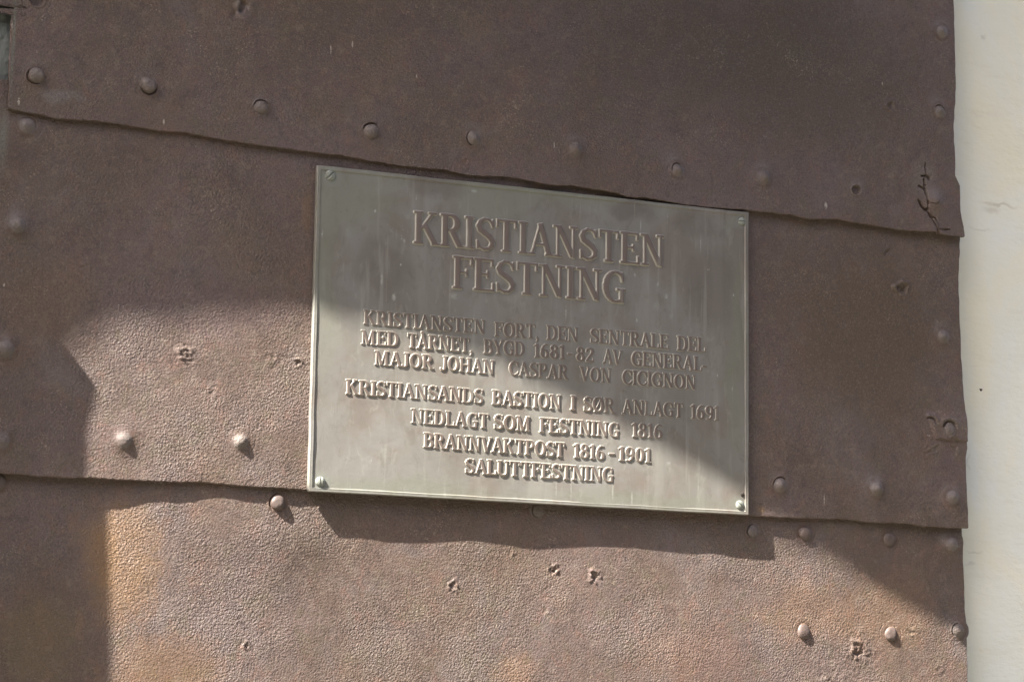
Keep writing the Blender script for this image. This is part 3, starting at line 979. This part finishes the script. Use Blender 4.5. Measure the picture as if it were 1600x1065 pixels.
G['2'] = (.54, path([(.08, .72, .04), (.11, .88, .045), (.24, .97, .04), (.38, .90, .065), (.42, .74, .075), (.36, .56, .065),
                     (.20, .32, .045), (.08, .10, .035)]) + [box(.06, .055, .46, .055, .11), box(.46, .02, .47, .24, .05)])
G['6'] = (.54, arc(.27, .31, .165, .275, 0, 360, .14, n=22) + path([(.115, .36, .065), (.125, .62, .06), (.19, .84, .045), (.30, .965, .032), (.43, .95, .035)]))
G['8'] = (.54, arc(.27, .76, .135, .205, 0, 360, .115, n=20) + arc(.27, .27, .17, .24, 0, 360, .14, n=20))
G['9'] = (.54, arc(.27, .69, .165, .275, 0, 360, .14, n=22) + path([(.425, .64, .065), (.415, .38, .06), (.35, .16, .045), (.24, .035, .032), (.11, .05, .035)]))
G[','] = (.22, path([(.10, .06, .075), (.13, .0, .06), (.10, -.12, .03), (.05, -.18, .02)]))
G['-'] = (.34, [box(.04, .38, .30, .38, .10)])


def glyph_mesh(ch, bold):
    adv, prims = G[ch]
    st = .0145
    x0, x1, y0, y1 = -.10, adv + .10, -.26 if ch == ',' else -.10, 1.28 if ch == 'Å' else 1.10
    xs = np.arange(x0, x1, st); ys = np.arange(y0, y1, st)
    X, Y = np.meshgrid(xs, ys)
    D = np.full(X.shape, 9.0)
    for p in prims:
        if p[0] == 'b':
            _, ax, ay, bx, by, w = p
            ux, uy = bx - ax, by - ay
            L = math.hypot(ux, uy) + 1e-9
            ux, uy = ux / L, uy / L
            mx, my = (ax + bx) / 2, (ay + by) / 2
            a = np.abs((X - mx) * ux + (Y - my) * uy) - L / 2
            b = np.abs(-(X - mx) * uy + (Y - my) * ux) - w
            d = np.hypot(np.maximum(a, 0), np.maximum(b, 0)) + np.minimum(np.maximum(a, b), 0)
        else:
            _, ax, ay, ra, bx, by, rb = p
            vx, vy = bx - ax, by - ay
            t = np.clip(((X - ax) * vx + (Y - ay) * vy) / (vx * vx + vy * vy + 1e-12), 0, 1)
            d = np.hypot(X - ax - t * vx, Y - ay - t * vy) - (ra + (rb - ra) * t)
        kk = .03
        hh = np.maximum(kk - np.abs(D - d), 0) / kk
        D = np.minimum(D, d) - hh * hh * kk * .25
    D = D - bold
    h = 1 - sstep(-.022 if bold < .02 else -.034, .028, D)
    h = h * (1 - .10 * np.exp(-(np.minimum(D, 0) / .05) ** 2))      # softly rounded tops
    h = h * 1.12 - .12                                               # foot sinks below the field
    keepv = (D < .045).ravel()
    F = grid_faces(len(ys), len(xs))
    F = F[keepv[F].any(1)]
    used = np.unique(F)
    remap = np.zeros(X.size, int); remap[used] = np.arange(len(used))
    V = np.stack([X.ravel(), -h.ravel(), Y.ravel()], -1)[used]
    return mesh_from('letter', V, remap[F], M_LETTER)


GM = {(ch, b): glyph_mesh(ch, .012 if b else .030) for ch in G for b in (0, 1) if not b or ch in 'KRISTIANSTENFESTNING'}

WORDS = [
    ('KRISTIANSTEN', 646, 380, 1037, 417, 49, 1), ('FESTNING', 707, 450, 977, 474, 49.5, 1),
    ('KRISTIANSTEN', 568, 506, 758, 522, 22, 0), ('FORT,', 773, 525, 841, 529, 22, 0), ('DEN', 854, 530, 903, 534, 22, 0),
    ('SENTRALE', 922, 535, 1044, 545, 22, 0), ('DEL', 1058, 546.5, 1102, 550, 22, 0),
    ('MED', 564, 537.5, 622, 541, 22, 0), ('TÅRNET,', 636, 542.5, 738, 550.5, 22, 0), ('BYGD', 755.5, 551.5, 819, 556, 22, 0),
    ('1681', 834, 558, 882, 561, 21.5, 0), ('-', 886, 561, 895, 562, 22, 0), ('82', 900, 563, 927.5, 565.5, 21.5, 0),
    ('AV', 942.5, 567, 971, 569.5, 22, 0), ('GENERAL', 987, 570.5, 1096, 579.5, 22, 0), ('-', 1097, 580, 1104.5, 580.5, 22, 0),
    ('MAJOR', 585, 569.5, 676, 576.5, 22, 0), ('JOHAN', 688, 577.5, 771.5, 585, 22, 0), ('CASPAR', 795, 585.5, 887, 593, 22, 0),
    ('VON', 906.5, 594.5, 954.5, 598, 22, 0), ('CICIGNON', 972.5, 599.5, 1087, 608.5, 22, 0),
    ('KRISTIANSANDS', 540.5, 615, 754, 630.5, 22.5, 0), ('BASTION', 768.5, 631.5, 876, 639.5, 22.5, 0), ('I', 891, 640, 898, 640.7, 22.5, 0),
    ('SØR', 911.5, 641.5, 959.5, 645, 22.5, 0), ('ANLAGT', 972.5, 646, 1067, 652.5, 22.5, 0), ('1691', 1079, 653.5, 1123.5, 656.5, 22, 0),
    ('NEDLAGT', 642, 660.5, 762.5, 669, 22.5, 0), ('SOM', 771.5, 669.5, 828, 673.5, 22.5, 0), ('FESTNING', 843, 674.5, 967, 683, 22.5, 0),
    ('1816', 987, 682, 1034.5, 685, 22, 0),
    ('BRANNVAKTPOST', 661.5, 698.5, 881.5, 714, 22.5, 0), ('1816', 896, 714.5, 944, 718, 22, 0), ('-', 950.5, 717.5, 960, 718, 23, 0),
    ('1901', 966, 719, 1016, 722.5, 22, 0),
    ('SALUTTFESTNING', 726.5, 738.5, 958, 753, 22.5, 0),
]
for (w, x0, y0, x1, y1, cap, big) in WORDS:
    a, b = P(x0, y0, D_FIELD), P(x1, y1, D_FIELD)
    t = P((x0 + x1) / 2, (y0 + y1) / 2 - cap, D_FIELD)
    m = (a + b) / 2
    ch = np.linalg.norm(t - m)
    ang = math.atan2(b[1] - a[1], b[0] - a[0])
    tot = sum(G[c][0] for c in w) - .06
    sx = np.linalg.norm(b - a) / tot
    rel = .0024 if big else .00125
    cur = -.02
    for c in w:
        o = bpy.data.objects.new('letter', GM[(c, big)])
        px_ = a[0] + cur * sx * math.cos(ang)
        pz_ = a[1] + cur * sx * math.sin(ang)
        jit = 0 if big else random.uniform(-.00018, .00018)
        o.location = Vector((px_, -(D_FIELD - .00005), pz_ + jit)) + OFF
        o.rotation_euler = (0, -ang + (0 if big else random.uniform(-.012, .012)), 0)
        o.scale = (sx, rel, ch)
        link(o, plaque)
        cur += G[c][0]


# ---------------------------------------------------------------- surroundings
def prism(name, poly, d0, d1, mat, bev=.01, parent=None):
    """polygon in (x, z) given a real thickness from d0 to d1"""
    n = len(poly)
    V = [(x, -d0, z) for x, z in poly] + [(x, -d1, z) for x, z in poly]
    me = bpy.data.meshes.new(name)
    F = [list(range(n)), list(range(2 * n - 1, n - 1, -1))] + [[i, n + i, n + (i + 1) % n, (i + 1) % n] for i in range(n)]
    me.from_pydata(V, [], F)
    me.materials.append(mat)
    me.update()
    o = link(bpy.data.objects.new(name, me), parent)
    if bev:
        md = o.modifiers.new('bevel', 'BEVEL'); md.width = bev; md.segments = 2; md.limit_method = 'ANGLE'
    return o


# white wall beyond the door's right edge
wx0 = P(1440, 500, -.03)[0]
nx, nz = 150, 160
X, Z = np.meshgrid(np.linspace(wx0, wx0 + 1.3, nx), np.linspace(-1.2, 1.2, nz))
D = -.035 + .0035 * noise(X, Z, 7, 71) + .0016 * noise(X * .6, Z, 17, 72) + .0005 * noise(X, Z, 60, 73)
c = P(1534, 608, -.03)
q = np.hypot(X - c[0], Z - c[1])
V = np.stack([X, -D, Z], -1).reshape(-1, 3)
wall = link(bpy.data.objects.new('white_wall', mesh_from('white_wall', V, grid_faces(nz, nx), M_LIME)))
tag(wall, 'limewashed off white wall to the right of the rusted door', 'wall', kind='thing')
# nick in the limewash
c = P(1534.5, 608.5, -.033)
me = bpy.data.meshes.new('chip')
rng = [(math.cos(a) * .0022 * (1 + .5 * math.sin(3 * a)), -.0, math.sin(a) * .0019) for a in np.linspace(0, 2 * math.pi, 13)[:-1]]
me.from_pydata([(0, -.0016, 0)] + rng, [], [[0, i + 1, (i + 1) % 12 + 1] for i in range(12)])
me.materials.append(M_DARK)
dch = -.035 + .0035 * noise(c[0], c[1], 7, 71) + .0016 * noise(c[0] * .6, c[1], 17, 72)
o = bpy.data.objects.new('chip', me); o.location = (c[0], -float(dch) - .0002, c[1]); link(o, wall)

# weathered timber behind the upper left of the sheets
bx0, bx1 = P(-80, 80, -.01)[0], P(60, 80, -.01)[0]
nx, nz = 90, 200
X, Z = np.meshgrid(np.linspace(bx0, bx1, nx), np.linspace(P(0, 230, 0)[1], P(0, -70, 0)[1], nz))
D = -.004 + .0012 * noise(X, Z * .25, 120, 81) + .0014 * noise(X, Z * .6, 45, 82) + .0008 * noise(X, Z, 190, 83)
V = np.stack([X, -D, Z], -1).reshape(-1, 3)
tb = link(bpy.data.objects.new('timber_board', mesh_from('timber_board', V, grid_faces(nz, nx), M_WOOD)))
tag(tb, 'weathered grey green timber showing past the upper left edge of the rusted door', 'board')

# unseen slabs added to shade the door, outlined from the shadow edge
DJ, DH = .12, .33


def sh(px, py, dsurf, D):             # a point whose shadow falls at that photo point
    c = P(px, py, dsurf)
    k = D - dsurf
    return (c[0] - KX * k, c[1] + KZ * k)


left_blocker = [(-3.2, -2.2), sh(163, 1065, 0, DJ), sh(161, 800, 0, DJ), sh(138, 740, .007, DJ), sh(141, 680, .006, DJ), sh(153, 612, .006, DJ),
        sh(146, 598, .006, DJ), sh(128, 578, .006, DJ), sh(103, 560, .006, DJ), sh(60, 540, .006, DJ), (-3.2, 1.2)]
left_blocker[1:2] = [(sh(163, 1065, 0, DJ)[0] + .004, -2.2), sh(163, 1065, 0, DJ)]
o = prism('left_shade_slab', left_blocker, -.2, DJ, M_STONE, 0)
tag(o, kind='structure')
top_blocker = [sh(-300, 600, .006, DH), sh(60, 572, .006, DH), sh(105, 560, .006, DH), sh(150, 528, .006, DH), sh(175, 512, .006, DH), sh(205, 502, .006, DH),
        sh(275, 505, .006, DH), sh(330, 492, .006, DH), sh(400, 491, .006, DH), sh(478, 486, .006, DH),
        sh(499, 480, .0128, DH), sh(518, 492, .0128, DH), sh(540, 502, .0128, DH), sh(600, 512, .0128, DH), sh(656, 522, .0128, DH),
        sh(691, 538, .0128, DH), sh(737, 556, .0128, DH), sh(784, 570, .0128, DH), sh(820, 594, .0128, DH), sh(878, 618, .0128, DH),
        sh(930, 642, .0128, DH), sh(959, 660, .0128, DH), sh(1016, 692, .0128, DH), sh(1063, 716, .0128, DH), sh(1097, 732, .0128, DH),
        sh(1132, 753, .0128, DH), sh(1168, 776, .0128, DH), sh(1232, 844, 0, DH), sh(1287, 863, 0, DH), sh(1340, 890, 0, DH),
        sh(1375, 918, 0, DH), sh(1412, 941, 0, DH), sh(1450, 960, 0, DH), sh(1490, 984, 0, DH), sh(1512, 1012, 0, DH), sh(1620, 1110, 0, DH),
        (.0, .74), (.4, 1.6), (3.0, 1.9), (3.0, 2.6), (-3.2, 2.6)]
top_blocker[0] = (-3.2, sh(60, 572, .006, DH)[1] - .02)
o = prism('upper_shade_slab', top_blocker, -.2, DH, M_STONE, 0)
tag(o, kind='structure')

# unseen bank added opposite the door to block the low sky light
rp = prism('sky_screen_bank', [(-30, -1.8), (30, -1.8), (30, 3.2), (8, 3.6), (-9, 3.4), (-30, 3.7)], 7.0, 12.0, M_GROUND, 0)
tag(rp, kind='structure')
g = bpy.data.meshes.new('ground')
g.from_pydata([(-60, 2, -1.75), (60, 2, -1.75), (60, -80, -1.75), (-60, -80, -1.75)], [], [[0, 3, 2, 1]])
g.materials.append(M_GROUND)
tag(link(bpy.data.objects.new('ground', g)), kind='structure')
